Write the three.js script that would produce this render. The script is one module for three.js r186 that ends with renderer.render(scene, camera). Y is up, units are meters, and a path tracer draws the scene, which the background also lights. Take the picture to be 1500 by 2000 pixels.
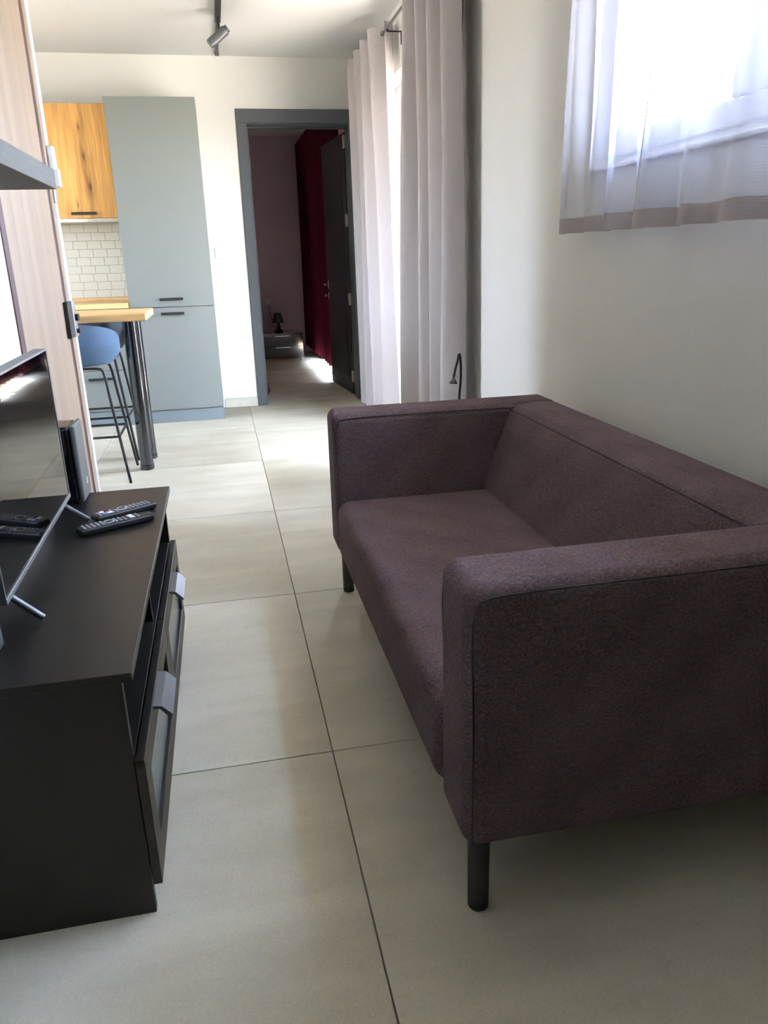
import * as THREE from 'three';
import { RoundedBoxGeometry } from 'three/addons/geometries/RoundedBoxGeometry.js';
import { mergeGeometries, toCreasedNormals } from 'three/addons/utils/BufferGeometryUtils.js';

// ---------------------------------------------------------------- camera, sky, sun, exposure
const scene = new THREE.Scene();
const camera = new THREE.PerspectiveCamera(67.56, 0.75, 0.02, 200);
const rad = (d) => d * Math.PI / 180;
camera.position.set(0, 1.205, 0);
camera.rotation.order = 'YXZ';
camera.rotation.set(rad(-18.376), rad(-11.337), rad(-1.687));

const renderer = new THREE.WebGLRenderer({ antialias: true });
renderer.toneMapping = THREE.LinearToneMapping;
renderer.toneMappingExposure = 1.0;
renderer.shadowMap.enabled = true;

{ // clear sky: pale at the horizon, blue overhead
  const w = 64, h = 64, d = new Float32Array(w * h * 4);
  for (let j = 0; j < h; j++) {
    const el = (j + 0.5) / h * 2 - 1, t = Math.max(0, el);
    const c = el <= 0 ? [0.52, 0.48, 0.42] : [0.90 - 0.50 * Math.pow(t, 0.6), 1.0 - 0.38 * Math.pow(t, 0.6), 1.16 - 0.10 * t];
    for (let i = 0; i < w; i++) d.set([...c, 1], (j * w + i) * 4);
  }
  const sky = new THREE.DataTexture(d, w, h, THREE.RGBAFormat, THREE.FloatType);
  sky.mapping = THREE.EquirectangularReflectionMapping; sky.magFilter = THREE.LinearFilter; sky.needsUpdate = true;
  scene.background = sky; scene.backgroundIntensity = 90;
}
const sun = new THREE.DirectionalLight(new THREE.Color().setRGB(1, 0.88, 0.70), 330);
sun.position.set(1.3 + 3.4, 8.2, -5.2 - 2.6); sun.target.position.set(1.3, 0, -5.2);
sun.castShadow = true; sun.shadow.mapSize.set(2048, 2048);
Object.assign(sun.shadow.camera, { left: -9, right: 9, top: 9, bottom: -9, near: 0.5, far: 30 });
scene.add(sun, sun.target);

// ---------------------------------------------------------------- helpers
let seed = 7;
const rnd = () => { seed |= 0; seed = seed + 0x6D2B79F5 | 0; let t = Math.imul(seed ^ seed >>> 15, 1 | seed); t = t + Math.imul(t ^ t >>> 7, 61 | t) ^ t; return ((t ^ t >>> 14) >>> 0) / 4294967296; };
const hash = (x, y, s) => { let h = Math.imul(x | 0, 374761393) + Math.imul(y | 0, 668265263) + Math.imul(s | 0, 974634777); h = Math.imul(h ^ h >>> 13, 1274126177); return ((h ^ h >>> 16) >>> 0) / 4294967296; };
const vnoise = (x, y, px, py, s) => { // tileable value noise
  const xi = Math.floor(x), yi = Math.floor(y), fx = x - xi, fy = y - yi, u = fx * fx * (3 - 2 * fx), v = fy * fy * (3 - 2 * fy);
  const m = (a, p) => ((a % p) + p) % p, a = m(xi, px), b = m(xi + 1, px), c = m(yi, py), d = m(yi + 1, py);
  return (hash(a, c, s) * (1 - u) + hash(b, c, s) * u) * (1 - v) + (hash(a, d, s) * (1 - u) + hash(b, d, s) * u) * v;
};
const fbm = (u, v, fx, fy, s, oct = 4) => { let a = 0, w = 0.5, t = 0; for (let i = 0; i < oct; i++) { a += w * vnoise(u * fx, v * fy, fx, fy, s + i); t += w; w *= 0.55; fx *= 2; fy *= 2; } return a / t; };
function tex(w, h, f, color = true) { // f(u, v) -> [r, g, b] 0..255
  const d = new Uint8Array(w * h * 4);
  for (let j = 0; j < h; j++) for (let i = 0; i < w; i++) {
    const c = f(i / w, j / h), k = (j * w + i) * 4;
    for (let n = 0; n < 3; n++) d[k + n] = Math.max(0, Math.min(255, c[n])); d[k + 3] = 255;
  }
  const t = new THREE.DataTexture(d, w, h); t.wrapS = t.wrapT = THREE.RepeatWrapping; t.magFilter = THREE.LinearFilter;
  if (color) t.colorSpace = THREE.SRGBColorSpace; t.needsUpdate = true; return t;
}
const taken = {};
const numbered = (n) => { const k = taken[n] = (taken[n] ?? -1) + 1; return k ? `${n}_${String(k).padStart(3, '0')}` : n; };
function boxUV(g, s = 1, ou = 0, ov = 0) { // uv in metres, by the way each face points
  g = g.index ? g.toNonIndexed() : g; const p = g.attributes.position, uv = new Float32Array(p.count * 2);
  const a = new THREE.Vector3(), b = new THREE.Vector3(), c = new THREE.Vector3();
  for (let i = 0; i < p.count; i += 3) {
    a.fromBufferAttribute(p, i); b.fromBufferAttribute(p, i + 1); c.fromBufferAttribute(p, i + 2);
    const n = b.clone().sub(a).cross(c.clone().sub(a)), x = Math.abs(n.x), y = Math.abs(n.y), z = Math.abs(n.z);
    [a, b, c].forEach((q, k) => { const [u, v] = y >= x && y >= z ? [q.x, q.z] : x >= z ? [q.z, q.y] : [q.x, q.y]; uv[(i + k) * 2] = u / s + ou; uv[(i + k) * 2 + 1] = v / s + ov; });
  }
  g.setAttribute('uv', new THREE.BufferAttribute(uv, 2)); return g;
}
const span = (x0, x1, y0, y1, z0, z1, r = 0, seg = 2) => { // box between planes
  const w = Math.abs(x1 - x0), h = Math.abs(y1 - y0), d = Math.abs(z1 - z0);
  const g = r ? new RoundedBoxGeometry(w, h, d, seg, Math.min(r, w / 2.01, h / 2.01, d / 2.01)) : new THREE.BoxGeometry(w, h, d);
  return g.translate((x0 + x1) / 2, (y0 + y1) / 2, (z0 + z1) / 2);
};
const V = (x, y, z) => new THREE.Vector3(x, y, z);
const tube = (pts, r, seg = 24, rs = 8, closed = false) => new THREE.TubeGeometry(new THREE.CatmullRomCurve3(pts.map((p) => V(...p)), closed, 'centripetal'), seg, r, rs, closed);
const rodGeo = (a, b, r, rs = 12, r2 = r) => { const A = V(...a), B = V(...b), d = B.clone().sub(A); const g = new THREE.CylinderGeometry(r2, r, d.length(), rs); g.applyQuaternion(new THREE.Quaternion().setFromUnitVectors(V(0, 1, 0), d.clone().normalize())); return g.translate(...A.add(B).multiplyScalar(0.5).toArray()); };
const merge = (list) => mergeGeometries(list.map((g) => { g = g.index ? g.toNonIndexed() : g; for (const k of Object.keys(g.attributes)) if (!['position', 'normal', 'uv'].includes(k)) g.deleteAttribute(k); return g; }));
function mesh(name, geo, mat, parent) {
  const m = new THREE.Mesh(Array.isArray(geo) ? merge(geo) : geo, mat); m.castShadow = m.receiveShadow = true;
  m.name = parent ? name : numbered(name); (parent ?? scene).add(m); return m;
}
function tag(o, label, category, group, kind) { o.userData.label = label; o.userData.category = category; if (group) o.userData.group = group; if (kind) o.userData.kind = kind; return o; }
function thing(name, label, category, pos = [0, 0, 0], group, kind) { const o = new THREE.Group(); o.name = numbered(name); o.position.set(...pos); scene.add(o); return tag(o, label, category, group, kind); }
const struct = (name, geo, mat, label, category) => tag(mesh(name, geo, mat), label, category, null, 'structure');
const std = (c, rough = 0.6, extra = {}) => new THREE.MeshStandardMaterial({ color: Array.isArray(c) ? new THREE.Color().setRGB(...c) : c, roughness: rough, ...extra });
const phys = (c, rough = 0.6, extra = {}) => new THREE.MeshPhysicalMaterial({ color: Array.isArray(c) ? new THREE.Color().setRGB(...c) : c, roughness: rough, ...extra });

// ---------------------------------------------------------------- materials
const plasterBump = tex(512, 512, (u, v) => { const n = 255 * (0.5 * fbm(u, v, 6, 6, 3, 4) + 0.5 * fbm(u, v, 60, 60, 9, 3)); return [n, n, n]; }, false);
const M = {};
M.wall = std([0.86, 0.85, 0.80], 0.75, { bumpMap: plasterBump, bumpScale: 0.0012 });
M.ceiling = std([0.86, 0.86, 0.83], 0.85, { bumpMap: plasterBump, bumpScale: 0.001 });
M.darkWall = std([0.09, 0.09, 0.095], 0.8, { bumpMap: plasterBump, bumpScale: 0.001 });
M.bedroomWall = std([0.72, 0.53, 0.62], 0.5, { bumpMap: plasterBump, bumpScale: 0.001 });
const floorTex = tex(1024, 1024, (u, v) => {
  const c = fbm(u, v, 3, 3, 21, 6), s = fbm(u, v, 5, 24, 33, 4), f = hash(u * 1024, v * 1024, 4), k = fbm(u, v, 40, 40, 51, 3);
  const b = 203 + (c - 0.5) * 62 + (s - 0.5) * 26 + (f - 0.5) * 14 + (k > 0.74 ? -5 * (k - 0.74) / 0.1 : 0);
  return [b + 3, b - 4 + (c - 0.5) * 3, b - 25 + (c - 0.5) * 8];
});
const floorRough = tex(256, 256, (u, v) => { const n = 100 + 50 * fbm(u, v, 4, 16, 71, 4); return [n, n, n]; }, false);
M.tile = std('#ffffff', 0.95, { map: floorTex, roughnessMap: floorRough });
M.grout = std([0.20, 0.185, 0.165], 0.9);
M.skirt = std('#ffffff', 0.9, { map: floorTex, roughnessMap: floorRough });
const sofaTex = tex(512, 512, (u, v) => {
  const a = fbm(u, v, 64, 200, 5, 2), b = fbm(u, v, 200, 90, 15, 2), f = hash(u * 512, v * 512, 8), c = fbm(u, v, 3, 3, 25, 3);
  const k = 76 + (a - 0.5) * 50 + (b - 0.5) * 40 + (f - 0.5) * 30 + (c - 0.5) * 14, w = (fbm(u, v, 90, 90, 44, 1) - 0.5) * 22;
  return [k + 10 + w, k - 4, k - 1 - w * 0.6];
});
M.sofa = phys('#ffffff', 0.95, { map: sofaTex, bumpMap: sofaTex, bumpScale: 0.0004, sheen: 0.15, sheenRoughness: 0.6, sheenColor: new THREE.Color().setRGB(0.5, 0.42, 0.4), specularIntensity: 0.3 });
M.seam = std([0.03, 0.023, 0.024], 0.9);
M.black = std([0.008, 0.008, 0.009], 0.45);
M.blackMetal = std([0.012, 0.013, 0.015], 0.35, { metalness: 0.3 });
M.blackGloss = phys([0.004, 0.004, 0.005], 0.08, { clearcoat: 0.6, clearcoatRoughness: 0.05 });
const standBump = tex(256, 256, (u, v) => { const n = 255 * fbm(u, v, 8, 120, 61, 3); return [n, n, n]; }, false);
M.stand = std([0.006, 0.0056, 0.0054], 0.36, { bumpMap: standBump, bumpScale: 0.0002 });
M.standEdge = std([0.06, 0.06, 0.06], 0.35);
M.metal = std([0.55, 0.56, 0.57], 0.35, { metalness: 0.85 });
M.chrome = std([0.75, 0.75, 0.76], 0.15, { metalness: 1 });
M.brass = std([0.55, 0.47, 0.36], 0.35, { metalness: 0.7 });
M.handleGrey = std([0.16, 0.17, 0.175], 0.42, { metalness: 0.5 });
M.frost = phys([0.16, 0.19, 0.185], 0.22, { specularIntensity: 1 });
M.greyFront = std([0.185, 0.20, 0.185], 0.6);
M.greyPlinth = std([0.17, 0.20, 0.21], 0.6);
const oakTex = tex(512, 1024, (u, v) => {
  const warp = 0.02 * (fbm(u, v, 3, 2, 81, 3) - 0.5), g = fbm(u + warp, v, 70, 3, 83, 3), h = fbm(u + warp * 2, v, 14, 2, 87, 3), p = fbm(u, v, 160, 10, 89, 2);
  let k = 1 + (g - 0.5) * 0.26 + (h - 0.5) * 0.34 + (p - 0.5) * 0.12;
  for (const [ku, kv, s] of [[0.6, 0.55, 1], [0.64, 0.28, 1.1], [0.42, 0.12, 0.5], [0.58, 0.8, 0.7]]) { const d2 = Math.pow((u - ku) / (0.013 * s), 2) + Math.pow((v - kv) / (0.03 * s), 2); k -= 0.5 * Math.exp(-d2) + 0.16 * Math.exp(-d2 / 9); }
  k -= 0.13 * Math.exp(-Math.pow((u - 0.6 - 0.04 * Math.sin(v * 9)) / 0.03, 2));
  return [206 * k, 154 * Math.pow(k, 1.15), 84 * Math.pow(k, 1.3)];
});
M.oak = std('#ffffff', 0.5, { map: oakTex });
const workTex = tex(1024, 256, (u, v) => { const g = fbm(u, v, 5, 60, 91, 3), h = fbm(u, v, 3, 14, 93, 3), k = 1 + (g - 0.5) * 0.22 + (h - 0.5) * 0.25; return [222 * k, 184 * Math.pow(k, 1.1), 128 * Math.pow(k, 1.2)]; });
M.worktop = std('#ffffff', 0.4, { map: workTex });
const lamTex = tex(512, 256, (u, v) => { const g = fbm(u, v, 90, 2, 101, 3), h = fbm(u, v, 12, 1, 103, 3), k = 1 + (g - 0.5) * 0.13 + (h - 0.5) * 0.15; return [164 * k, 144 * k, 124 * k]; });
M.laminate = std('#ffffff', 0.45, { map: lamTex });
M.mauveTrim = std([0.085, 0.04, 0.045], 0.4);
M.white = std([0.82, 0.82, 0.81], 0.4);
M.whitePvc = std([0.85, 0.86, 0.87], 0.3);
M.ceramic = phys([0.80, 0.76, 0.63], 0.18, { clearcoat: 0.3, clearcoatRoughness: 0.1 });
M.tileGrout = std([0.33, 0.31, 0.27], 0.9);
const shelfTex = tex(512, 256, (u, v) => { const g = fbm(u, v, 6, 70, 111, 3), h = fbm(u, v, 3, 16, 113, 3), k = 1 + (g - 0.5) * 0.3 + (h - 0.5) * 0.2; return [58 * k, 58 * k, 52 * k]; });
M.shelf = std('#ffffff', 0.55, { map: shelfTex });
M.frameGrey = std([0.075, 0.083, 0.088], 0.75);
M.leafDark = std([0.006, 0.009, 0.011], 0.5);
M.glass = phys([1, 1, 1], 0, { transmission: 1, thickness: 0, ior: 1.45 });
const weave = tex(256, 256, (u, v) => { const n = 255 * (0.75 * fbm(u, v, 3, 60, 121, 3) + 0.25 * fbm(u, v, 90, 90, 123, 2)); return [n, n, n]; }, false);
M.sheer = phys([0.55, 0.56, 0.66], 0.92, { transparent: true, opacity: 0.40, transmission: 0.04, thickness: 0, specularIntensity: 0.1, side: THREE.DoubleSide, bumpMap: weave, bumpScale: 0.0012 });
M.hem = phys([0.42, 0.38, 0.37], 0.95, { transmission: 0.08, thickness: 0, specularIntensity: 0.1, side: THREE.DoubleSide, bumpMap: weave, bumpScale: 0.001 });
M.drape = phys([0.50, 0.46, 0.455], 0.97, { transmission: 0.045, thickness: 0, specularIntensity: 0.15, side: THREE.DoubleSide, bumpMap: weave, bumpScale: 0.0008 });
M.redDrape = phys([0.032, 0.003, 0.007], 0.98, { transmission: 0.012, thickness: 0, specularIntensity: 0.1, side: THREE.DoubleSide });
M.velvet = phys([0.07, 0.125, 0.21], 0.85, { sheen: 0.8, sheenRoughness: 0.4, sheenColor: new THREE.Color().setRGB(0.35, 0.5, 0.75), bumpMap: plasterBump, bumpScale: 0.002 });
M.velvetGrey = phys([0.10, 0.12, 0.16], 0.85, { sheen: 0.6, sheenRoughness: 0.4, sheenColor: new THREE.Color().setRGB(0.4, 0.45, 0.55) });
M.legMetal = std([0.10, 0.11, 0.12], 0.13, { metalness: 0.95 });
M.speaker = std([0.10, 0.108, 0.11], 0.42);
M.tvBezel = std([0.30, 0.31, 0.31], 0.35, { metalness: 0.6 });
M.screen = phys([0.0025, 0.003, 0.0035], 0.03, { specularIntensity: 1 });
M.button = std([0.35, 0.36, 0.37], 0.6);
M.red = std([0.12, 0.005, 0.015], 0.8);
M.balcony = std([0.62, 0.55, 0.45], 0.85, { bumpMap: plasterBump, bumpScale: 0.002 });
M.outWall = std([0.74, 0.70, 0.62], 0.85);
M.socket = std([0.72, 0.71, 0.69], 0.35);

// ---------------------------------------------------------------- the shell
const XW = 1.27, XO = 1.47, CE = 2.71, XL = -0.66, ZB = -6.79, ZF = 1.9;
{
  // floor: a screed with one porcelain tile on it for every tile
  const f = tag(mesh('floor', span(-3.4, XO, -0.16, -0.006, ZF + 0.2, -11.05), M.grout), 'pale grey beige porcelain tile floor with thin dark joints', 'floor', null, 'structure');
  const xs = [-3.4, -2.937, -1.897, -0.857, 0.183, 1.223, XO], zs = [ZF + 0.2, 1.44, 0.40, -0.64, -1.679, -2.69, -3.735, -4.79, -5.845, -6.90, -7.95, -9.0, -10.05, -11.05];
  for (let i = 0; i + 1 < xs.length; i++) for (let j = 0; j + 1 < zs.length; j++) {
    const g = span(xs[i] + 0.0016, xs[i + 1] - 0.0016, -0.012, 0, zs[j] - 0.0016, zs[j + 1] + 0.0016, 0.0012, 1);
    mesh('tile', boxUV(g, 2.08, rnd(), rnd()), M.tile, f);
  }
  struct('ceiling', boxUV(span(-3.4, XO, CE, CE + 0.2, ZF + 0.2, -11.05)), M.ceiling, 'smooth white ceiling above the living room', 'ceiling');
  // right wall with the window over the sofa, the balcony door and the bedroom window
  const wr = (z0, z1, y0, y1) => span(XW, XO, y0, y1, z0, z1);
  struct('wall_right', boxUV(merge([
    wr(ZF + 0.2, -1.05, 0, CE), wr(-1.05, -2.62, 0, 1.46), wr(-1.05, -2.62, 2.5, CE), wr(-2.62, -4.16, 0, CE), wr(-4.16, -6.12, 2.35, CE), wr(-6.12, -6.99, 0, CE)])), M.wall, 'cream white plaster wall behind the sofa', 'wall');
  struct('wall_bedroom_side', boxUV(merge([wr(-6.99, -7.7, 0, CE), wr(-7.7, -9.8, 2.3, CE), wr(-9.8, -11.05, 0, CE)])), M.bedroomWall, 'mauve bedroom wall with the window behind the dark red curtain', 'wall');
  struct('wall_back', boxUV(merge([span(-3.4, 0.30, 0, CE, ZB, ZB - 0.2), span(1.20, XW, 0, CE, ZB, ZB - 0.2), span(0.30, 1.20, 2.30, CE, ZB, ZB - 0.2)])), M.wall, 'cream white end wall behind the kitchen cabinets and bedroom door', 'wall');
  struct('wall_bedroom_back', boxUV(merge([span(-1.8, XW, 0, CE, -10.85, -11.05), span(-1.8, -1.6, 0, CE, -6.99, -10.85)])), M.bedroomWall, 'mauve bedroom wall seen through the open door', 'wall');
  struct('wall_left', boxUV(merge([span(XL - 0.2, XL, 0, CE, ZF, -2.79), span(XL - 0.2, XL, 2.32, CE, -2.79, -3.86)])), M.wall, 'white wall behind the television', 'wall');
  struct('wall_kitchen_side', boxUV(merge([span(-3.4, XL - 0.2, 0, CE, -3.66, -3.86), span(-3.4, -3.2, 0, 1.05, -3.86, ZB), span(-3.4, -3.2, 2.2, CE, -3.86, ZB), span(-3.4, -3.2, 1.05, 2.2, -3.86, -4.75), span(-3.4, -3.2, 1.05, 2.2, -5.25, ZB)])), M.wall, 'white kitchen walls hidden behind the entrance door', 'wall');
  struct('wall_front', boxUV(span(-3.4, XW, 0, CE, ZF, ZF + 0.2)), M.darkWall, 'dark grey wall behind the viewer', 'wall');
  // tile skirting on the end wall
  struct('baseboard_back', boxUV(span(-0.02, 0.264, 0, 0.078, ZB, ZB + 0.009, 0.002, 1), 2.08), M.skirt, 'low grey tile skirting between tall cabinet and bedroom door', 'skirting');
  struct('baseboard_right', boxUV(span(XW - 0.009, XW, 0, 0.078, ZF, -4.16, 0.002, 1), 2.08), M.skirt, 'low grey tile skirting on the wall behind the sofa', 'skirting');
  // the balcony outside: sunlit floor, parapet and the slab above
  struct('balcony_floor', boxUV(span(XO, 3.7, -0.16, -0.02, -2.9, -11.05)), M.balcony, 'sunlit balcony floor outside the glazed door', 'floor');
  struct('balcony_parapet', boxUV(span(3.5, 3.7, -0.16, 1.1, -2.9, -11.05)), M.outWall, 'low balcony parapet outside the glazed door', 'wall');
  struct('balcony_roof', boxUV(span(XO, 3.0, CE - 0.42, CE + 0.2, -3.3, -7.2)), M.outWall, 'slab roofing the balcony', 'roof');
  struct('eaves', boxUV(merge([span(XO, XO + 0.55, CE, CE + 0.2, ZF + 0.2, -3.3), span(XO, XO + 0.7, CE, CE + 0.2, -7.2, -11.05)])), M.outWall, 'roof eaves outside above the windows', 'roof');
}

// ---------------------------------------------------------------- window over the sofa and glazed balcony door
function sash(parent, x, y0, y1, z0, z1, fw, d = 0.06) { // frame of one sash, its pane and the glazing bead
  const b = (a, c, e, f) => span(x - d / 2, x + d / 2, a, c, e, f, 0.006, 1);
  const s = mesh('sash', [b(y0, y0 + fw, z0, z1), b(y1 - fw, y1, z0, z1), b(y0 + fw, y1 - fw, z0, z0 - fw), b(y0 + fw, y1 - fw, z1 + fw, z1)], M.whitePvc, parent);
  mesh('pane', span(x - 0.002, x + 0.002, y0 + fw - 0.005, y1 - fw + 0.005, z0 - fw + 0.005, z1 + fw - 0.005), M.glass, s);
  return s;
}
{
  const w = thing('window_1', 'white framed window behind the sheer curtains above the sofa', 'window', [0, 0, 0], null, 'structure');
  const b = (y0, y1, z0, z1) => span(1.30, 1.37, y0, y1, z0, z1, 0.005, 1);
  mesh('window_frame', [b(1.46, 1.495, -1.05, -2.62), b(2.47, 2.5, -1.05, -2.62), b(1.495, 2.47, -1.05, -1.15), b(1.495, 2.47, -2.50, -2.62), b(1.495, 2.47, -1.79, -1.85)], M.whitePvc, w);
  sash(w, 1.325, 1.49, 2.475, -1.14, -1.80, 0.065, 0.07); sash(w, 1.325, 1.49, 2.475, -1.84, -2.51, 0.065, 0.07);
  mesh('window_sill', span(1.255, 1.30, 1.452, 1.466, -1.05, -2.62, 0.004, 1), M.white, w);

  const d = thing('door_3', 'white framed glazed balcony door between the long curtains', 'glazed door', [0, 0, 0], null, 'structure');
  const e = (y0, y1, z0, z1) => span(1.38, 1.46, y0, y1, z0, z1, 0.005, 1);
  mesh('door_frame', [e(0.0, 0.03, -4.16, -6.12), e(2.27, 2.35, -4.16, -6.12), e(0.03, 2.27, -4.16, -4.23), e(0.03, 2.27, -6.05, -6.12)], M.whitePvc, d);
  const s1 = sash(d, 1.405, 0.03, 2.265, -4.23, -5.18, 0.085, 0.04), s2 = sash(d, 1.438, 0.03, 2.265, -5.1, -6.05, 0.085, 0.04);
  mesh('handle', span(1.365, 1.385, 0.98, 1.12, -5.13, -5.15, 0.006), M.white, s1);
}

{
  const w = thing('window_2', 'bedroom window hidden behind the dark red curtain', 'window', [0, 0, 0], null, 'structure');
  const b = (y0, y1, z0, z1) => span(1.40, 1.46, y0, y1, z0, z1, 0.005, 1);
  mesh('window_frame', [b(0, 0.04, -7.7, -9.8), b(2.24, 2.3, -7.7, -9.8), b(0.04, 2.24, -7.7, -7.76), b(0.04, 2.24, -9.74, -9.8)], M.whitePvc, w);
  sash(w, 1.43, 0.04, 2.24, -7.76, -8.76, 0.06, 0.05); sash(w, 1.43, 0.04, 2.24, -8.76, -9.74, 0.06, 0.05);
}
// ---------------------------------------------------------------- bedroom door
{
  const d = thing('door_1', 'dark grey bedroom door standing open in a grey frame', 'door', [0, 0, 0], null, 'structure');
  const z0 = ZB + 0.016, z1 = ZB - 0.216;
  const arch = (za, zb) => [span(0.264, 0.339, 0, 2.245, za, zb, 0.003, 1), span(1.161, 1.236, 0, 2.245, za, zb, 0.003, 1), span(0.264, 1.236, 2.245, 2.345, za, zb, 0.003, 1)];
  mesh('door_frame', arch(z0, ZB + 0.0005), M.frameGrey, d);
  mesh('door_lining', [span(0.301, 0.345, 0, 2.235, ZB - 0.001, ZB - 0.2), span(1.159, 1.199, 0, 2.235, ZB - 0.001, ZB - 0.2), span(0.301, 1.199, 2.235, 2.299, ZB - 0.001, ZB - 0.2), span(0.345, 0.357, 0, 2.22, ZB - 0.10, ZB - 0.15), span(0.345, 1.159, 2.222, 2.235, ZB - 0.10, ZB - 0.15)], M.frameGrey, d);
  const leaf = new THREE.Group(); leaf.name = 'door_leaf'; d.add(leaf);
  leaf.position.set(1.152, 0, -7.0); leaf.rotation.y = rad(4.6); // opened a little past square; local -z runs from the hinges to the lock side
  const L = 0.90;
  const lb = mesh('leaf_panel', span(0, 0.04, 0.008, 2.215, 0, -L, 0.003, 1), M.leafDark, leaf);
  mesh('raised_panel', [span(-0.004, 0.002, 0.16, 0.98, -0.12, -L + 0.12, 0.003, 1), span(-0.004, 0.002, 1.10, 2.06, -0.12, -L + 0.12, 0.003, 1)], M.leafDark, leaf);
  for (const y of [2.14, 1.52, 0.86, 0.175]) mesh('hinge', merge([span(-0.006, 0.0, y - 0.05, y + 0.05, -0.002, -0.034, 0.001, 1), rodGeo([-0.004, y - 0.05, 0.004], [-0.004, y + 0.05, 0.004], 0.007), span(-0.012, 0.03, y - 0.05, y + 0.05, 0.0005, 0.004, 0.001, 1)]), M.brass, leaf);
  const h = mesh('handle', [span(-0.008, 0, 0.93, 1.01, -L + 0.085, -L + 0.045, 0.003), rodGeo([-0.008, 0.97, -L + 0.065], [-0.05, 0.97, -L + 0.065], 0.009), rodGeo([-0.05, 0.97, -L + 0.07], [-0.05, 0.97, -L + 0.19], 0.009)], M.chrome, leaf);
  mesh('thumb_turn', [span(-0.008, 0, 0.84, 0.89, -L + 0.085, -L + 0.045, 0.003), rodGeo([-0.008, 0.865, -L + 0.065], [-0.035, 0.865, -L + 0.065], 0.006), span(-0.045, -0.033, 0.853, 0.877, -L + 0.073, -L + 0.057, 0.003)], M.chrome, leaf);
}

// ---------------------------------------------------------------- entrance door in the left wall
{
  const d = thing('door_2', 'pale wood entrance door with black lock beside the television', 'door', [0, 0, 0], null, 'structure');
  mesh('door_leaf', boxUV(span(XL - 0.05, XL - 0.002, 0.006, 2.25, -2.858, -3.69, 0.002, 1), 0.9), M.laminate, d);
  mesh('door_frame', [span(XL - 0.19, XL + 0.004, 0, 2.32, -2.795, -2.855, 0.002, 1), span(XL - 0.19, XL - 0.006, 0, 2.32, -3.692, -3.745, 0.002, 1), span(XL - 0.19, XL + 0.004, 2.255, 2.32, -2.855, -3.745, 0.002, 1)], M.mauveTrim, d);
  mesh('architrave', span(XL - 0.2, XL + 0.004, 0, 2.32, -3.808, -3.86, 0.004, 2), M.white, d);
  mesh('edge_strip', boxUV(span(XL - 0.19, XL, 0, 2.32, -3.747, -3.806, 0.002, 1), 0.9), M.laminate, d);
  const lock = mesh('lock', span(XL - 0.002, XL + 0.016, 0.905, 1.06, -3.645, -3.735, 0.004), M.black, d);
  mesh('keeper', [span(XL, XL + 0.012, 0.90, 1.06, -3.785, -3.86, 0.003)], M.metal, lock);
  mesh('bolt', [span(XL + 0.012, XL + 0.026, 0.97, 1.0, -3.81, -3.855, 0.003), span(XL + 0.012, XL + 0.026, 0.915, 0.935, -3.81, -3.855, 0.003)], M.black, lock);
  mesh('hinge_plate', [span(XL, XL + 0.008, 1.61, 1.66, -3.80, -3.855, 0.002, 1), span(XL, XL + 0.008, 1.47, 1.53, -3.80, -3.855, 0.002, 1)], M.metal, d);
  mesh('alarm_contact', [span(XL, XL + 0.026, 1.60, 1.70, -3.80, -3.862, 0.008, 3), span(XL + 0.012, XL + 0.034, 1.535, 1.61, -3.81, -3.862, 0.006, 3)], M.white, d);
}

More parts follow.
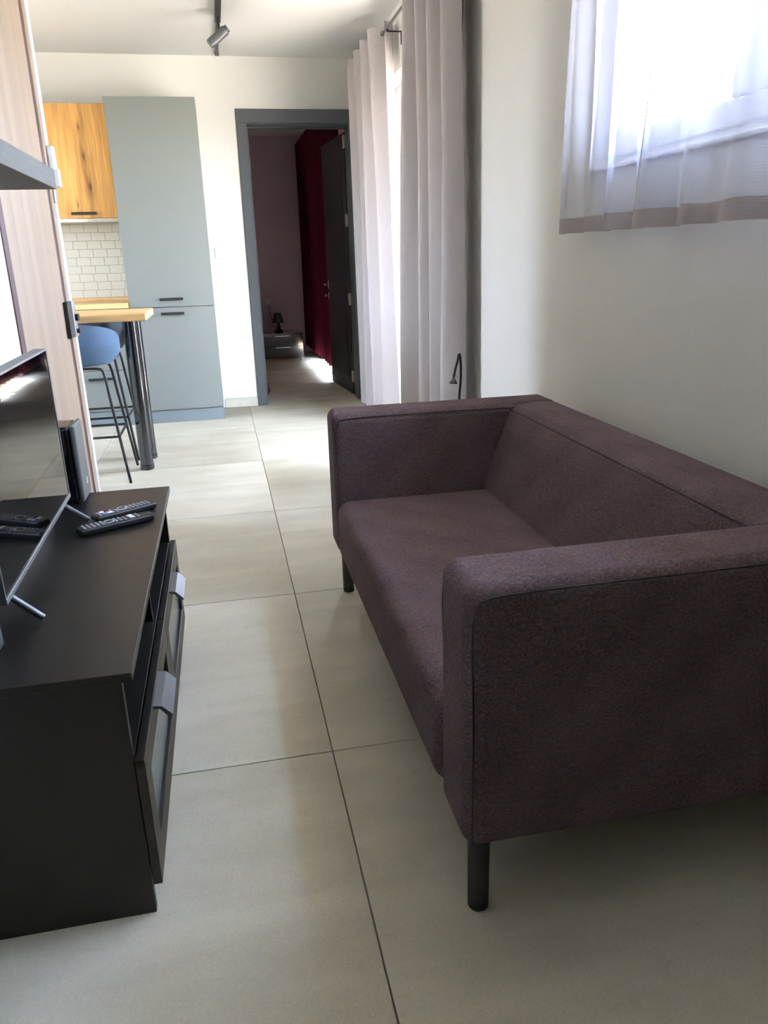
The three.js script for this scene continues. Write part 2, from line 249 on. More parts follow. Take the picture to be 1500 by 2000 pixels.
// ---------------------------------------------------------------- sofa
{
  const t = thing('sofa', 'brown purple fabric two seat sofa on black legs', 'sofa', [0.343, 0, -1.895]);
  const D = 0.83, Hh = 0.835, TH = 0.17, y0 = 0.185; // local: x 0..D from the front to the back, z -Hh..Hh
  const arm = (s) => {
    const g = new RoundedBoxGeometry(D, 0.70 - y0, TH, 6, 0.034), p = g.attributes.position;
    for (let i = 0; i < p.count; i++) { // padded: faces swell a little
      const x = p.getX(i) / (D / 2), y = p.getY(i) / ((0.70 - y0) / 2), z = p.getZ(i) / (TH / 2), k = (1 - x ** 4) * (1 - y ** 4);
      p.setZ(i, p.getZ(i) + Math.sign(z) * 0.004 * k); p.setY(i, p.getY(i) + (y > 0.9 ? 0.004 * (1 - x * x) : 0));
    }
    g.translate(D / 2, (0.70 + y0) / 2, s * (Hh - TH / 2));
    const a = mesh('arm', boxUV(g, 0.25), M.sofa, t);
    for (const side of [1, -1]) { // sewn seam that runs up the front and along the top of each face
      const z = s * (Hh - TH / 2) + side * (TH / 2 + 0.0005), f = 0.012;
      mesh('seam', tube([[f, y0 + 0.02, z], [f, 0.45, z], [f, 0.655, z], [f + 0.012, 0.678, z - side * 0.003], [f + 0.035, 0.683, z - side * 0.003], [0.42, 0.687, z - side * 0.002], [D - 0.04, 0.683, z - side * 0.003]], 0.0018, 60, 6), M.seam, a);
    }
    return a;
  };
  arm(1); arm(-1);
  const zi = Hh - TH - 0.001;
  const seat = new RoundedBoxGeometry(0.60, 0.40 - y0, 2 * zi, 10, 0.045), p = seat.attributes.position;
  for (let i = 0; i < p.count; i++) { const x = p.getX(i) / 0.30, z = p.getZ(i) / zi, y = p.getY(i); if (y > 0.03) p.setY(i, y + 0.012 * (1 - z ** 6) * (1 - x ** 4)); if (x < -0.6) p.setX(i, p.getX(i) - 0.004 * (1 - z ** 8)); }
  seat.translate(0.30, (0.40 + y0) / 2, 0);
  mesh('seat', boxUV(seat, 0.25), M.sofa, t);
  const sh = new THREE.Shape(); // section of the back, front face leaning
  sh.moveTo(0.50, y0 + 0.01); sh.lineTo(0.535, 0.39); sh.quadraticCurveTo(0.58, 0.53, 0.628, 0.655); sh.quadraticCurveTo(0.642, 0.69, 0.68, 0.697); sh.quadraticCurveTo(0.74, 0.708, 0.795, 0.70); sh.quadraticCurveTo(0.828, 0.695, 0.83, 0.66); sh.lineTo(0.83, y0 + 0.01);
  const bg = new THREE.ExtrudeGeometry(sh, { depth: 2 * zi - 0.024, bevelEnabled: true, bevelThickness: 0.012, bevelSize: 0.010, bevelOffset: -0.010, bevelSegments: 3, curveSegments: 10 }).translate(0, 0, -zi + 0.012);
  const back = mesh('back', boxUV(toCreasedNormals(bg, 0.7), 0.25), M.sofa, t);
  mesh('seam', tube([[0.637, 0.6815, -zi + 0.01], [0.637, 0.6815, 0], [0.637, 0.6815, zi - 0.01]], 0.0022, 40, 6), M.seam, back);
  for (const [x, z] of [[0.047, 0.77], [0.045, -0.768], [0.78, 0.77], [0.78, -0.768]]) {
    const l = mesh('leg', new THREE.CylinderGeometry(0.0215, 0.0205, y0 + 0.01, 24).translate(x, (y0 + 0.012) / 2 + 0.0, z), M.black, t);
  }
}

// ---------------------------------------------------------------- clip lamp at the far arm of the sofa
{
  const t = thing('clip_lamp', 'small black gooseneck reading lamp clipped behind the far sofa arm', 'lamp', [0.862, 0, -2.78]);
  mesh('clamp', span(-0.02, 0.02, 0.56, 0.63, -0.012, 0.044, 0.005), M.black, t);
  mesh('gooseneck', tube([[0, 0.60, 0], [0, 0.69, 0], [0.006, 0.773, 0], [0.004, 0.835, 0], [-0.001, 0.858, 0], [-0.007, 0.83, 0], [-0.016, 0.799, 0], [-0.02, 0.776, 0]], 0.0046, 60, 10), M.black, t);
  const pr = [[0.001, 0.034], [0.0045, 0.034], [0.0055, 0.028], [0.004, 0.024], [0.0055, 0.017], [0.012, 0.010], [0.0155, 0.003], [0.0155, 0], [0.013, 0], [0.011, 0.005], [0.001, 0.006]].map(([r, y]) => new THREE.Vector2(r, y));
  const hd = mesh('head', new THREE.LatheGeometry(pr, 24), M.blackGloss, t); hd.position.set(-0.024, 0.747, 0); hd.rotation.z = rad(-8); hd.rotation.x = rad(-10);
  mesh('lens', new THREE.CylinderGeometry(0.0115, 0.0115, 0.002, 20).translate(0, 0.004, 0), M.chrome, hd);
}

// ---------------------------------------------------------------- television stand
{
  const t = thing('tv_stand', 'black television stand with open shelf and two glass front drawers', 'tv stand', [-0.414, 0, -1.8485]);
  const xb = -0.204, xf = 0.206, xp = 0.188, zn = 0.5975, zf = -0.5975; // local
  mesh('top_panel', boxUV(span(xb, xf, 0.512, 0.53, zn + 0.003, zf - 0.003, 0.0015, 2), 0.4), M.stand, t);
  for (const z of [zn, zf + 0.018]) mesh('side_panel', boxUV(span(xb, xp - 0.001, 0, 0.512, z, z - 0.018, 0.001, 1), 0.4), M.stand, t);
  mesh('back_panel', span(xb, xb + 0.006, 0.06, 0.512, zn - 0.018, zf + 0.018), M.stand, t);
  mesh('shelf', span(xb + 0.006, xp - 0.002, 0.330, 0.348, zn - 0.018, zf + 0.018, 0.001, 1), M.stand, t);
  mesh('bottom_panel', span(xb + 0.006, xp - 0.002, 0.055, 0.07, zn - 0.018, zf + 0.018, 0.001, 1), M.stand, t);
  mesh('divider', span(xb + 0.006, xp - 0.01, 0.348, 0.512, 0.008, -0.008, 0.001, 1), M.stand, t);
  mesh('plinth', span(xp - 0.05, xp - 0.035, 0, 0.055, zn - 0.018, zf + 0.018), M.stand, t);
  for (const [z0, z1, hz] of [[zn, 0.0015, 0.332], [-0.0015, zf, -0.258]]) {
    const y0 = 0.066, y1 = 0.348, x0 = xp + 0.001, x1 = xf, s = 0.062;
    const f = mesh('drawer_front', [span(x0, x1, y0, y0 + s, z0, z1, 0.0015, 2), span(x0, x1, y1 - s, y1, z0, z1, 0.0015, 2), span(x0, x1, y0 + s - 0.001, y1 - s + 0.001, z0, z0 - s, 0.0015, 2), span(x0, x1, y0 + s - 0.001, y1 - s + 0.001, z1 + s, z1, 0.0015, 2)], M.stand, t);
    mesh('glass_panel', span(x0 + 0.002, x0 + 0.008, y0 + s - 0.004, y1 - s + 0.004, z0 - s + 0.004, z1 + s - 0.004), M.frost, f);
    const hs = new THREE.Shape([[0, 0], [0.017, -0.002], [0.037, -0.024], [0.035, -0.029], [0.031, -0.029], [0.014, -0.008], [0, -0.006]].map((q) => new THREE.Vector2(...q)));
    mesh('handle', new THREE.ExtrudeGeometry(hs, { depth: 0.145, bevelEnabled: true, bevelThickness: 0.0008, bevelSize: 0.0008, bevelSegments: 1 }).translate(x1, 0.341, hz - 0.0725), M.handleGrey, f);
  }
}

// ---------------------------------------------------------------- television
{
  const t = thing('television', 'small flat television with glossy black screen on splayed feet', 'television', [-0.452, 0.53, -1.817]);
  t.rotation.y = rad(0.6);
  const y0 = 0.066, y1 = 0.474, z0 = 0.366, z1 = -0.366; // local, screen faces +x
  mesh('back_cover', [span(-0.034, -0.006, y0 + 0.002, y1 - 0.002, z0 - 0.002, z1 + 0.002, 0.006), span(-0.075, -0.03, y0 + 0.01, y0 + 0.24, z0 - 0.12, z1 + 0.12, 0.014, 3)], M.black, t);
  mesh('bezel', [span(-0.008, 0.003, y0, y0 + 0.012, z0, z1, 0.0015, 1), span(-0.03, 0.002, y1 - 0.006, y1, z0, z1, 0.0015, 1), span(-0.03, 0.002, y0, y1, z0, z0 - 0.005, 0.0015, 1), span(-0.03, 0.002, y0, y1, z1 + 0.005, z1, 0.0015, 1)], M.tvBezel, t);
  mesh('screen', span(-0.006, 0.0, y0 + 0.012, y1 - 0.006, z0 - 0.005, z1 + 0.005), M.screen, t);
  for (const [za, zt] of [[0.315, 0.305], [-0.292, -0.33]]) mesh('foot', [rodGeo([-0.012, y0 + 0.004, za], [0.046, 0.0065, zt], 0.0065, 14, 0.0065), rodGeo([-0.02, y0 + 0.004, za], [-0.105, 0.0065, zt], 0.0065, 14, 0.0065), span(-0.028, -0.006, y0 - 0.012, y0 + 0.004, za - 0.012, za + 0.012, 0.003)], M.handleGrey, t);
}
// ---------------------------------------------------------------- speakers either side of the television
{
  const sp = (pos, label) => {
    const t = thing('speaker', label, 'speaker', pos, 'pair of desktop speakers');
    const c = mesh('cabinet', span(-0.06, 0.048, 0.004, 0.236, 0.062, -0.062, 0.012, 4), M.blackGloss, t);
    mesh('front_cover', span(0.047, 0.062, 0.006, 0.238, 0.062, -0.062, 0.0072, 4), M.speaker, t);
    mesh('emblem', span(0.0618, 0.0626, 0.045, 0.066, -0.008, -0.02, 0.0003, 1), M.white, t);
    for (const a of [-1, 1]) for (const b of [-1, 1]) mesh('foot', new THREE.CylinderGeometry(0.007, 0.007, 0.005, 12).translate(-0.006 + a * 0.04, 0.0025, b * 0.045), M.black, t);
    return t;
  };
  sp([-0.505, 0.53, -2.383], 'black speaker with grey front at the far end of the television');
  sp([-0.512, 0.53, -1.345], 'grey fronted speaker cut off by the image edge below the television');
}
// ---------------------------------------------------------------- two remote controls
{
  const remote = (label, a, b, accents) => { // a, b: ends of the centre line on the stand
    const dx = b[0] - a[0], dz = b[1] - a[1], L = Math.hypot(dx, dz);
    const t = thing('remote_control', label, 'remote control', [(a[0] + b[0]) / 2, 0.53, (a[1] + b[1]) / 2], 'remote controls on the television stand');
    t.rotation.y = Math.atan2(-dz, dx);
    mesh('body', span(-L / 2, L / 2, 0.002, 0.0205, -0.022, 0.022, 0.007, 3), M.black, t);
    const small = (x, z, w, d) => span(x - w / 2, x + w / 2, 0.0195, 0.0222, z - d / 2, z + d / 2, 0.0008, 1);
    const keys = []; for (let i = 0; i < 13; i++) for (let k = -1; k <= 1; k++) if (i !== 5 && i !== 6) keys.push(small(-L / 2 + 0.016 + i * 0.0122, k * 0.0125, 0.0062, 0.0085));
    mesh('keys', keys, M.button, t);
    mesh('navigation_ring', new THREE.TorusGeometry(0.0125, 0.0028, 8, 24).rotateX(Math.PI / 2).translate(-L / 2 + 0.016 + 5.5 * 0.0122, 0.0205, 0), M.button, t);
    accents.forEach(([x, z, w, d, m]) => mesh('shortcut_key', small(-L / 2 + x, z, w, d).translate(0, 0.0008, 0), m, t));
  };
  const blue = std([0.12, 0.25, 0.5], 0.5);
  remote('black remote control with coloured shortcut keys touching the far television foot', [-0.392, -2.130], [-0.240, -2.230], [[0.028, -0.010, 0.012, 0.012, M.white], [0.042, -0.010, 0.012, 0.012, M.red], [0.028, 0.008, 0.012, 0.012, blue], [0.044, 0.008, 0.014, 0.012, M.white]]);
  remote('black remote control with one white key lying nearer the drawers', [-0.417, -2.026], [-0.236, -2.122], [[0.145, 0.0, 0.012, 0.03, M.white]]);
}
// ---------------------------------------------------------------- floating shelf over the television
tag(mesh('wall_shelf', boxUV(span(XL + 0.0005, -0.40, 1.405, 1.455, -1.27, -2.375, 0.0015, 2), 0.5), M.shelf), 'grey wood grain floating shelf above the television', 'shelf');

// ---------------------------------------------------------------- kitchen
const bar = (x0, x1, y, z) => merge([span(x0, x1, y - 0.0095, y + 0.0095, z + 0.020, z + 0.032, 0.002, 1), span(x0 + 0.004, x0 + 0.014, y - 0.005, y + 0.005, z - 0.002, z + 0.024), span(x1 - 0.014, x1 - 0.004, y - 0.005, y + 0.005, z - 0.002, z + 0.024)]);
{
  const zf = -6.262;
  const t = thing('tall_cabinet', 'tall grey built in cabinet with two doors and black handles', 'cabinet', [-0.35, 0, -6.52]);
  const L = (x0, x1, y0, y1, z0, z1, r = 0.0015) => span(x0 + 0.35, x1 + 0.35, y0, y1, z0 + 6.52, z1 + 6.52, r, 1);
  mesh('carcass', L(-0.664, -0.036, 0.10, 2.332, zf - 0.02, ZB + 0.001), M.greyFront, t);
  const u = mesh('door', L(-0.664, -0.036, 0.894, 2.332, zf - 0.018, zf), M.greyFront, t), l = mesh('door', L(-0.664, -0.036, 0.104, 0.889, zf - 0.018, zf), M.greyFront, t);
  mesh('handle', bar(-0.437, -0.262, 0.951, zf).translate(0.35, 0, 6.52), M.black, u); mesh('handle', bar(-0.438, -0.265, 0.845, zf).translate(0.35, 0, 6.52), M.black, l);
  mesh('plinth', L(-0.664, -0.036, 0, 0.099, zf - 0.03, zf - 0.012), M.greyPlinth, t);

  const base = (x0, x1, label) => {
    const c = thing('base_cabinet', label, 'cabinet', [(x0 + x1) / 2, 0, -6.52], 'grey base cabinets under the worktop'), o = -(x0 + x1) / 2;
    const K = (a, b, y0, y1, z0, z1) => span(a + o, b + o, y0, y1, z0 + 6.52, z1 + 6.52, 0.0015, 1);
    mesh('carcass', K(x0, x1, 0.12, 0.896, zf - 0.02, ZB + 0.001), M.greyFront, c);
    for (const [y0, y1] of [[0.124, 0.435], [0.439, 0.893]]) { const f = mesh('drawer', K(x0 + 0.002, x1 - 0.002, y0, y1, zf - 0.018, zf), M.greyFront, c); mesh('handle', bar((x0 + x1) / 2 - 0.09 + o + 0.015, (x0 + x1) / 2 + 0.09 + o + 0.015, y1 - 0.058, zf).translate(0, 0, 6.52), M.black, f); }
    mesh('plinth', K(x0, x1, 0, 0.119, zf - 0.03, zf - 0.012), M.greyPlinth, c);
  };
  base(-1.24, -0.668, 'grey drawer unit under the worktop beside the tall cabinet');
  base(-1.842, -1.242, 'grey drawer unit mostly hidden behind the entrance door');
  const w = tag(mesh('worktop', boxUV(merge([span(-1.842, -0.668, 0.897, 0.935, ZB + 0.001, zf + 0.02, 0.002, 1), span(-1.842, -0.668, 0.935, 0.962, ZB + 0.001, ZB + 0.02, 0.002, 1)]), 1.2), M.worktop), 'light oak worktop with low upstand below the white tiles', 'worktop');

  const upper = (x0, x1, label) => {
    const c = thing('wall_cabinet', label, 'cabinet', [(x0 + x1) / 2, 1.52, -6.62], 'oak wall cabinets above the tiles'), o = -(x0 + x1) / 2, q = -6.455;
    const K = (a, b, y0, y1, z0, z1, r = 0.0015) => span(a + o, b + o, y0 - 1.52, y1 - 1.52, z0 + 6.62, z1 + 6.62, r, 1);
    mesh('carcass', K(x0, x1, 1.522, 2.318, q - 0.02, ZB + 0.001), M.white, c);
    const dg = K(x0 + 0.001, x1 - 0.001, 1.548, 2.318, q - 0.018, q), uv = dg.attributes.uv, p = dg.attributes.position;
    for (let i = 0; i < p.count; i++) uv.setXY(i, (p.getX(i) + (x1 - x0) / 2) / (x1 - x0), (p.getY(i) - 0.028) / 0.77);
    const d = mesh('door', dg, M.oak, c);
    mesh('handle', bar(-1.009, -0.828, 1.58, q).translate(o + ((x0 + x1) / 2 + 0.9185), -1.52, 6.62), M.black, d);
    mesh('bottom_rail', K(x0, x1, 1.520, 1.545, q - 0.018, q - 0.003), M.skirt, c);
  };
  upper(-1.153, -0.684, 'oak wall cabinet with knots and a black handle beside the tall cabinet');
  upper(-1.622, -1.155, 'oak wall cabinet hidden behind the entrance door');

  // white metro tiles, one by one, in running bond
  const bs = thing('backsplash', 'cream white brick bond wall tiles between worktop and oak cabinet', 'wall tiles', [0, 0.963, ZB + 0.0005]);
  mesh('grout', span(-1.62, -0.668, 0, 0.556, 0, 0.003), M.tileGrout, bs);
  const tw = 0.1062, th = 0.0622, x1 = -0.672;
  const geos = {}; let row = 0;
  for (let y = 0.556; y > 0.004; y -= th, row++) {
    const lo = Math.max(0.0008, y - th + 0.0018), off = row % 2 ? tw * 0.45 : tw * 0.02 + 0.004 * row;
    for (let x = x1 + off; x > -1.60; x -= tw) {
      const a = x - tw + 0.0016, b = Math.min(x - 0.0002, x1); if (b - a < 0.006) continue;
      const key = `${(b - a).toFixed(4)} ${(y - lo).toFixed(4)}`;
      geos[key] ??= new RoundedBoxGeometry(b - a, y - lo, 0.007, 1, 0.0012);
      const m = mesh('wall_tile', geos[key], M.ceramic, bs); m.position.set((a + b) / 2, (y + lo) / 2, 0.0045 + 0.0006 * rnd());
    }
  }
}
// ---------------------------------------------------------------- breakfast bar
{
  const t = thing('breakfast_bar', 'light wood breakfast bar on shiny dark tubular legs', 'bar table', [-1.3, 0, -4.96]);
  mesh('tabletop', boxUV(span(-0.9, 0.885, 0.902, 0.942, 0.30, -0.30, 0.003, 2), 1.2), M.worktop, t);
  const pr = [[0, 0], [0.040, 0], [0.042, 0.004], [0.042, 0.012], [0.0385, 0.016], [0.042, 0.020], [0.042, 0.030], [0.039, 0.036], [0.039, 0.893], [0.055, 0.897], [0.055, 0.902], [0, 0.902]].map(([r, y]) => new THREE.Vector2(r, y));
  const g = new THREE.LatheGeometry(pr, 32);
  for (const [x, z] of [[0.775, 0.145], [0.775, -0.145], [-0.78, 0.145], [-0.78, -0.145]]) mesh('leg', g, M.legMetal, t).position.set(x, 0, z);
}
// ---------------------------------------------------------------- bar stools
{
  const stool = (label, pos, turn, mat) => { // local: back of the shell towards +z
    const t = thing('bar_stool', label, 'bar stool', pos, 'bar stools at the breakfast bar'); t.rotation.y = turn;
    const nu = 40, nv = 12, pos3 = [], idx = [];
    const P = (u, v, inner) => { // u around the back -1..1, v from the seat edge up
      const a = u * rad(118), k = Math.pow(Math.cos(u * Math.PI / 2), 0.55), top = 0.045 + 0.185 * k, r0 = 0.158 + 0.054 * Math.sin(Math.min(1, v * 1.6) * Math.PI / 2) - (inner ? 0.022 : 0), y = 0.675 + v * top;
      return [Math.sin(a) * r0 * 1.02, y, Math.cos(a) * r0 * 1.08 - 0.015];
    };
    const put = (inner) => { const s = pos3.length / 3; for (let j = 0; j <= nv; j++) for (let i = 0; i <= nu; i++) pos3.push(...P(i / nu * 2 - 1, j / nv, inner)); return s; };
    const o = put(false), n = put(true), at = (s, i, j) => s + j * (nu + 1) + i;
    for (let j = 0; j < nv; j++) for (let i = 0; i < nu; i++) { idx.push(at(o, i, j), at(o, i + 1, j), at(o, i + 1, j + 1), at(o, i, j), at(o, i + 1, j + 1), at(o, i, j + 1)); idx.push(at(n, i, j), at(n, i + 1, j + 1), at(n, i + 1, j), at(n, i, j), at(n, i, j + 1), at(n, i + 1, j + 1)); }
    for (let i = 0; i < nu; i++) { idx.push(at(o, i, nv), at(o, i + 1, nv), at(n, i + 1, nv), at(o, i, nv), at(n, i + 1, nv), at(n, i, nv)); idx.push(at(o, i, 0), at(n, i + 1, 0), at(o, i + 1, 0), at(o, i, 0), at(n, i, 0), at(n, i + 1, 0)); }
    for (let j = 0; j < nv; j++) for (const i of [0, nu]) idx.push(at(o, i, j), at(o, i, j + 1), at(n, i, j + 1), at(o, i, j), at(n, i, j + 1), at(n, i, j));
    const g = new THREE.BufferGeometry(); g.setAttribute('position', new THREE.Float32BufferAttribute(pos3, 3)); g.setIndex(idx);
    mesh('backrest', boxUV(toCreasedNormals(g, 1.2), 0.3), mat, t);
    const sp = [[0, 0], [0.12, 0], [0.155, 0.012], [0.185, 0.045], [0.187, 0.062], [0.165, 0.078], [0.1, 0.084], [0, 0.084]].map(([r, y]) => new THREE.Vector2(r, y));
    mesh('seat', boxUV(new THREE.LatheGeometry(sp, 40).scale(0.8, 0.8, 0.86).translate(0, 0.672, -0.01), 0.3), mat, t);
    for (const s of [1, -1]) mesh('leg_frame', tube([[-0.205, 0.008, s * 0.212], [-0.15, 0.48, s * 0.165], [-0.132, 0.63, s * 0.15], [-0.122, 0.655, s * 0.147], [-0.1, 0.661, s * 0.146], [0.1, 0.661, s * 0.146], [0.122, 0.655, s * 0.147], [0.132, 0.63, s * 0.15], [0.15, 0.48, s * 0.165], [0.205, 0.008, s * 0.212]], 0.008, 90, 10), M.blackMetal, t);
    const c = [[0.174, 0.28, 0.187], [-0.174, 0.28, 0.187], [-0.174, 0.28, -0.187], [0.174, 0.28, -0.187]];
    mesh('footrest', c.map((q, i) => rodGeo(q, c[(i + 1) % 4], 0.007)), M.blackMetal, t);
    return t;
  };
  stool('blue velvet bar stool with curved back on the near side of the bar', [-0.795, 0, -4.685], 0, M.velvet);
  stool('grey blue bar stool tucked under the far side of the bar', [-0.80, 0, -5.235], Math.PI, M.velvetGrey).scale.y = 1.035;
}
// ---------------------------------------------------------------- light switch, track light
{
  const t = thing('light_switch', 'white square light switch on wall between cabinet and bedroom door', 'light switch', [0.05, 1.275, ZB + 0.0005]);
  mesh('plate', span(-0.043, 0.043, -0.043, 0.043, 0, 0.009, 0.003, 2), M.socket, t);
  for (const x of [-0.012, 0.012]) mesh('rocker', span(x - 0.010, x + 0.010, -0.018, 0.018, 0.008, 0.0125, 0.002, 1), M.socket, t);

  const k = thing('track_light', 'black ceiling track with one adjustable spotlight', 'track light', [0.157, CE, -5.6]);
  mesh('track', span(-0.011, 0.011, -0.022, -0.0005, -1.06, 2.6, 0.002, 1), M.blackMetal, k);
  mesh('end_cap', span(-0.016, 0.016, -0.026, -0.0005, -1.085, -1.06, 0.002, 1), M.handleGrey, k);
  mesh('power_feed', span(-0.019, 0.019, -0.05, -0.02, -0.13, 1.2, 0.003, 1), M.black, k);
  mesh('stem', rodGeo([0, -0.05, 0], [0, -0.135, 0], 0.008), M.blackMetal, k);
  const h = new THREE.Group(); h.name = 'spot_head'; k.add(h); h.position.set(-0.008, -0.157, 0.0);
  h.rotation.z = rad(-53); h.rotation.x = rad(12);
  mesh('barrel', new THREE.LatheGeometry([[0, -0.075], [0.024, -0.075], [0.026, -0.068], [0.029, -0.066], [0.030, 0.058], [0.028, 0.062], [0.0225, 0.064], [0.0225, 0.078], [0, 0.078]].map(([a, b]) => new THREE.Vector2(a, b)), 28), M.handleGrey, h);
}

// ---------------------------------------------------------------- curtains
function foldSheet({ zA, zB, zA2 = zA, zB2 = zB, y0, y1, x0, amp, amp2 = amp, folds, phase = 0, nu = 220, nv = 40, wob = 0.01, s = 1, lean = 0, vary = 0 }) {
  const pos = [], uv = [], idx = [], len = Math.abs(zB - zA) * 1.8;
  for (let j = 0; j <= nv; j++) {
    const v = j / nv, y = y1 + (y0 - y1) * v; // v = 0 at the top
    for (let i = 0; i <= nu; i++) {
      const u = i / nu, drift = 0.35 * Math.sin(u * 9 + s) * v, a = (amp + (amp2 - amp) * v) * (1 + vary * (Math.sin(u * 13 + s * 2) * 0.6 - 0.4) * Math.min(1, v * 3));
      const z = (zA + (zA2 - zA) * v) * (1 - u) + (zB + (zB2 - zB) * v) * u + wob * Math.sin(u * 31 + v * 5 + s) * v;
      const ph = u * folds * Math.PI * 2 + phase + drift, sn = Math.sin(ph);
      pos.push(x0 + lean * v + a * (sn * (1.15 - 0.15 * sn * sn)) + wob * v * Math.sin(u * 17 + v * 4 + s * 3), y, z); uv.push(u * len / 0.12, y / 0.12);
    }
  }
  for (let j = 0; j < nv; j++) for (let i = 0; i < nu; i++) { const a = j * (nu + 1) + i, b = a + 1, c = a + nu + 1, d = c + 1; idx.push(a, c, b, b, c, d); }
  const g = new THREE.BufferGeometry(); g.setAttribute('position', new THREE.Float32BufferAttribute(pos, 3)); g.setAttribute('uv', new THREE.Float32BufferAttribute(uv, 2)); g.setIndex(idx); g.computeVertexNormals(); return g;
}
const XR = 1.18, YR = 2.56;
{
  const r = thing('curtain_rod', 'dark grey curtain rod on angled brackets over the balcony door', 'curtain rod');
  mesh('rod', rodGeo([XR, YR, -3.72], [XR, YR, -6.70], 0.0095, 16), M.handleGrey, r);
  for (const z of [-3.70, -6.70]) mesh('finial', new THREE.SphereGeometry(0.016, 16, 12).translate(XR, YR, z), M.handleGrey, r);
  for (const z of [-3.85, -5.33, -6.66]) mesh('bracket', [span(XR - 0.004, XW, YR - 0.024, YR - 0.016, z - 0.004, z + 0.004), span(XW - 0.006, XW - 0.0005, YR - 0.09, YR - 0.016, z - 0.008, z + 0.008), rodGeo([XR, YR - 0.022, z], [XR, YR - 0.008, z], 0.006)], M.blackMetal, r);
  const drape = (label, o, side) => {
    const t = thing('long_curtain', label, 'curtain', [0, 0, 0], 'long curtains at the balcony door');
    mesh('fabric', foldSheet({ ...o, y1: YR + 0.055 }), M.drape, t);
    mesh('header', foldSheet({ ...o, y1: YR + 0.0555, y0: YR - 0.05, zA2: o.zA, zB2: o.zB, amp2: o.amp, lean: 0, x0: o.x0 - 0.0012, nv: 4, wob: 0 }), M.drape, t);
    if (o.lining) mesh('lining', foldSheet({ ...o, y1: YR + 0.04, x0: o.x0 + 0.006, s: o.s }), M.drape, t);
    const n = o.folds * 2;
    for (let k = 0; k < n; k++) { // rings where the fabric crosses the rod
      const u = (k + (o.phase ? 0.5 : 0) + 0.5 - 0.5 * (o.phase ? 1 : 0)) / n, z = o.zA + (o.zB - o.zA) * u; if (u < 0.02 || u > 0.98) continue;
      mesh('grommet', new THREE.TorusGeometry(0.0215, 0.0035, 10, 28).rotateY((k % 2 ? 1 : -1) * rad(28)).translate(XR, YR, z), M.chrome, t);
    }
  };
  drape('pale backlit curtain hanging beside the bedroom door', { zA: -5.40, zB: -6.62, zA2: -5.22, zB2: -6.66, y0: 0.035, x0: XR - 0.005, amp: 0.070, amp2: 0.062, folds: 4.5, phase: 0.0, s: 1, vary: 0.25, lean: -0.01 });
  drape('gathered grey curtain hanging beyond the far end of the sofa', { zA: -3.80, zB: -4.62, zA2: -3.74, zB2: -4.84, y0: 0.03, x0: XR - 0.005, amp: 0.078, amp2: 0.078, folds: 3.5, phase: Math.PI, s: 4, vary: 0.45, lean: -0.01, lining: true });

  // short sheer curtains at the window over the sofa
  const r2 = thing('window_curtain_rod', 'slim curtain rod above the window over the sofa', 'curtain rod');
  mesh('rod', rodGeo([1.183, 2.562, -0.85], [1.183, 2.562, -2.80], 0.008, 14), M.handleGrey, r2);
  for (const z of [-0.95, -2.72]) mesh('bracket', span(1.179, XW, 2.547, 2.555, z - 0.005, z + 0.005), M.handleGrey, r2);
  const sheer = (label, o) => {
    const t = thing('sheer_curtain', label, 'sheer curtain', [0, 0, 0], 'sheer curtains over the sofa');
    const f = (y0, y1, q, dx) => { const n = foldSheet({ ...o, y0: o.y0, y1: o.y1, nv: 120 }); return n; };
    const full = foldSheet({ ...o, nv: 160 }), p = full.attributes.position, cols = (o.nu ?? 220) + 1;
    const cut = (keep) => { const g = full.clone(), ix = []; const src = full.index.array; for (let k = 0; k < src.length; k += 3) { const j = Math.min(...[0, 1, 2].map((q) => Math.floor(src[k + q] / cols))), i = Math.min(...[0, 1, 2].map((q) => src[k + q] % cols)); if (keep(j, i)) ix.push(src[k], src[k + 1], src[k + 2]); } g.setIndex(ix); return g; };
    const hj = 160 - Math.round(0.052 / (o.y1 - o.y0) * 160);
    mesh('fabric', cut((j, i) => j < hj && i > 1 && i < cols - 4), M.sheer, t);
    mesh('hem', cut((j) => j >= hj), M.hem, t);
    mesh('side_hem', cut((j, i) => j < hj && !(i > 1 && i < cols - 4)), M.hem, t);
  };
  sheer('sheer lilac white curtain hanging on the wall side of the window', { zA: -2.05, zB: -2.60, zA2: -1.98, zB2: -2.66, y0: 1.265, y1: 2.55, x0: 1.195, amp: 0.022, amp2: 0.028, folds: 4, phase: 0.6, s: 2, wob: 0.012, lean: -0.004 });
  sheer('sheer curtain with dark edge hanging nearest over the sofa', { zA: -1.28, zB: -2.02, zA2: -1.15, zB2: -2.07, y0: 1.262, y1: 2.55, x0: 1.172, amp: 0.02, amp2: 0.03, folds: 4.5, phase: 2.2, s: 5, wob: 0.012, lean: -0.004 });
}

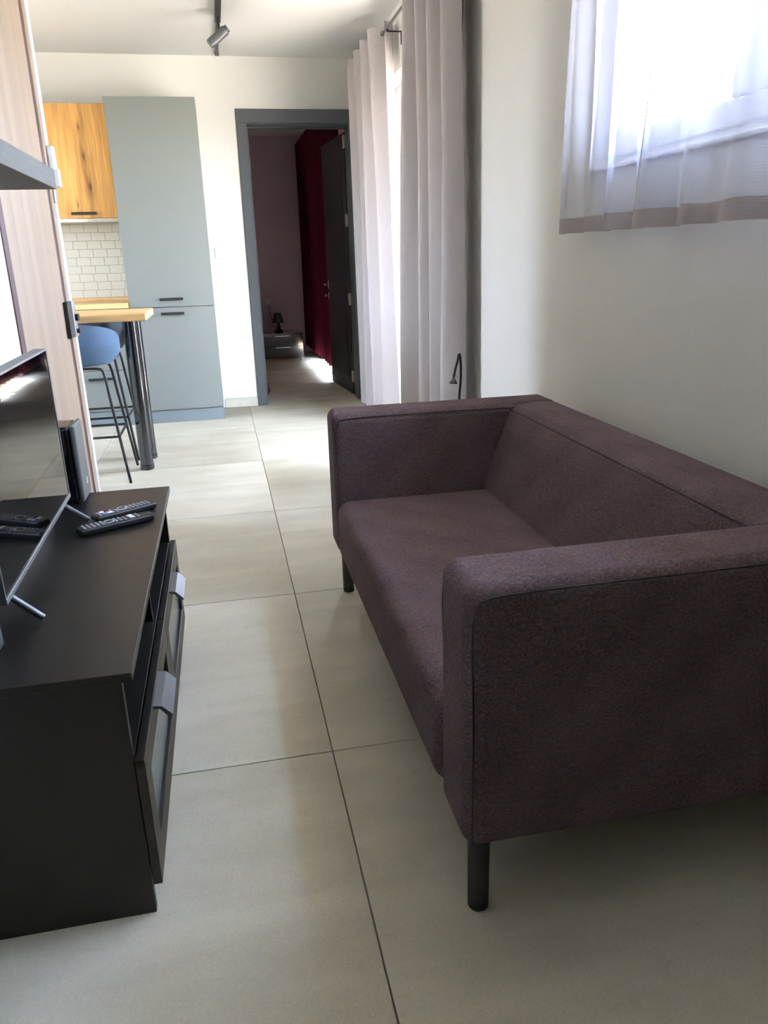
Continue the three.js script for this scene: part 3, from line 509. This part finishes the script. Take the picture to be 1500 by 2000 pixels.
// ---------------------------------------------------------------- bedroom things seen through the door
{
  tag(mesh('bedroom_curtain', foldSheet({ zA: -7.62, zB: -10.72, y0: 0.10, y1: 2.6, x0: 1.17, amp: 0.045, folds: 15, nu: 400, s: 3, wob: 0.008 }), M.redDrape), 'dark red curtain hanging in the bedroom behind the open door', 'curtain');
  const n = thing('nightstand', 'low glossy black nightstand with silver edged drawers', 'nightstand', [0.74, 0, -10.1]);
  mesh('body', span(-0.255, 0.255, 0.045, 0.345, -0.27, 0.28, 0.003, 1), M.blackGloss, n);
  for (const [y0, y1] of [[0.055, 0.185], [0.195, 0.325]]) { const d = mesh('drawer', span(-0.25, 0.25, y0, y1, 0.281, 0.298, 0.002, 1), M.blackGloss, n); mesh('handle', span(-0.09, 0.09, y1 - 0.018, y1 - 0.008, 0.298, 0.308, 0.002, 1), M.metal, d); }
  for (const x of [-0.23, 0.23]) for (const z of [-0.24, 0.25]) mesh('foot', new THREE.CylinderGeometry(0.016, 0.014, 0.045, 16).translate(x, 0.0225, z), M.chrome, n);
  const l = thing('table_lamp', 'small black table lamp standing on the nightstand', 'lamp', [0.72, 0.345, -10.1]);
  mesh('base', new THREE.LatheGeometry([[0, 0], [0.055, 0], [0.058, 0.01], [0.03, 0.03], [0.022, 0.09], [0.014, 0.14], [0, 0.14]].map(([a, b]) => new THREE.Vector2(a, b)), 24), M.blackGloss, l);
  mesh('lamp_shade', new THREE.LatheGeometry([[0.04, 0.23], [0.043, 0.23], [0.072, 0.11], [0.069, 0.11], [0.04, 0.23]].map(([a, b]) => new THREE.Vector2(a, b)), 28), M.black, l);
  const c = thing('wall_socket', 'white wall socket with a plug above the nightstand', 'socket', [0.655, 0.68, -10.8495]);
  mesh('plate', span(-0.14, 0.045, -0.045, 0.045, 0, 0.01, 0.003, 1), M.socket, c);
  mesh('plug', span(-0.02, 0.025, -0.03, 0.02, 0.01, 0.045, 0.006), M.white, c);
  tag(mesh('lamp_cord', tube([[0.655, 0.65, -10.82], [0.66, 0.55, -10.72], [0.69, 0.40, -10.5], [0.70, 0.352, -10.30], [0.716, 0.352, -10.164]], 0.0035, 40, 8), M.black), 'black cord from the wall socket to the table lamp', 'cord');
  const cloth = new THREE.SphereGeometry(0.09, 28, 16), cp = cloth.attributes.position;
  for (let i = 0; i < cp.count; i++) { const x = cp.getX(i), y = cp.getY(i), z = cp.getZ(i), k = 1 + 0.22 * Math.sin(x * 70 + z * 50) * Math.cos(y * 60 + z * 40); cp.setXYZ(i, x * k * 1.2, Math.max(-0.06, y * k * 0.8), z * k * 1.6); }
  cloth.computeVertexNormals();
  tag(mesh('cloth_bundle', cloth.translate(0.285, 0.0605, -7.30), M.red), 'dark red cloth on the floor just inside the bedroom door', 'cloth');
}

renderer.render(scene, camera);
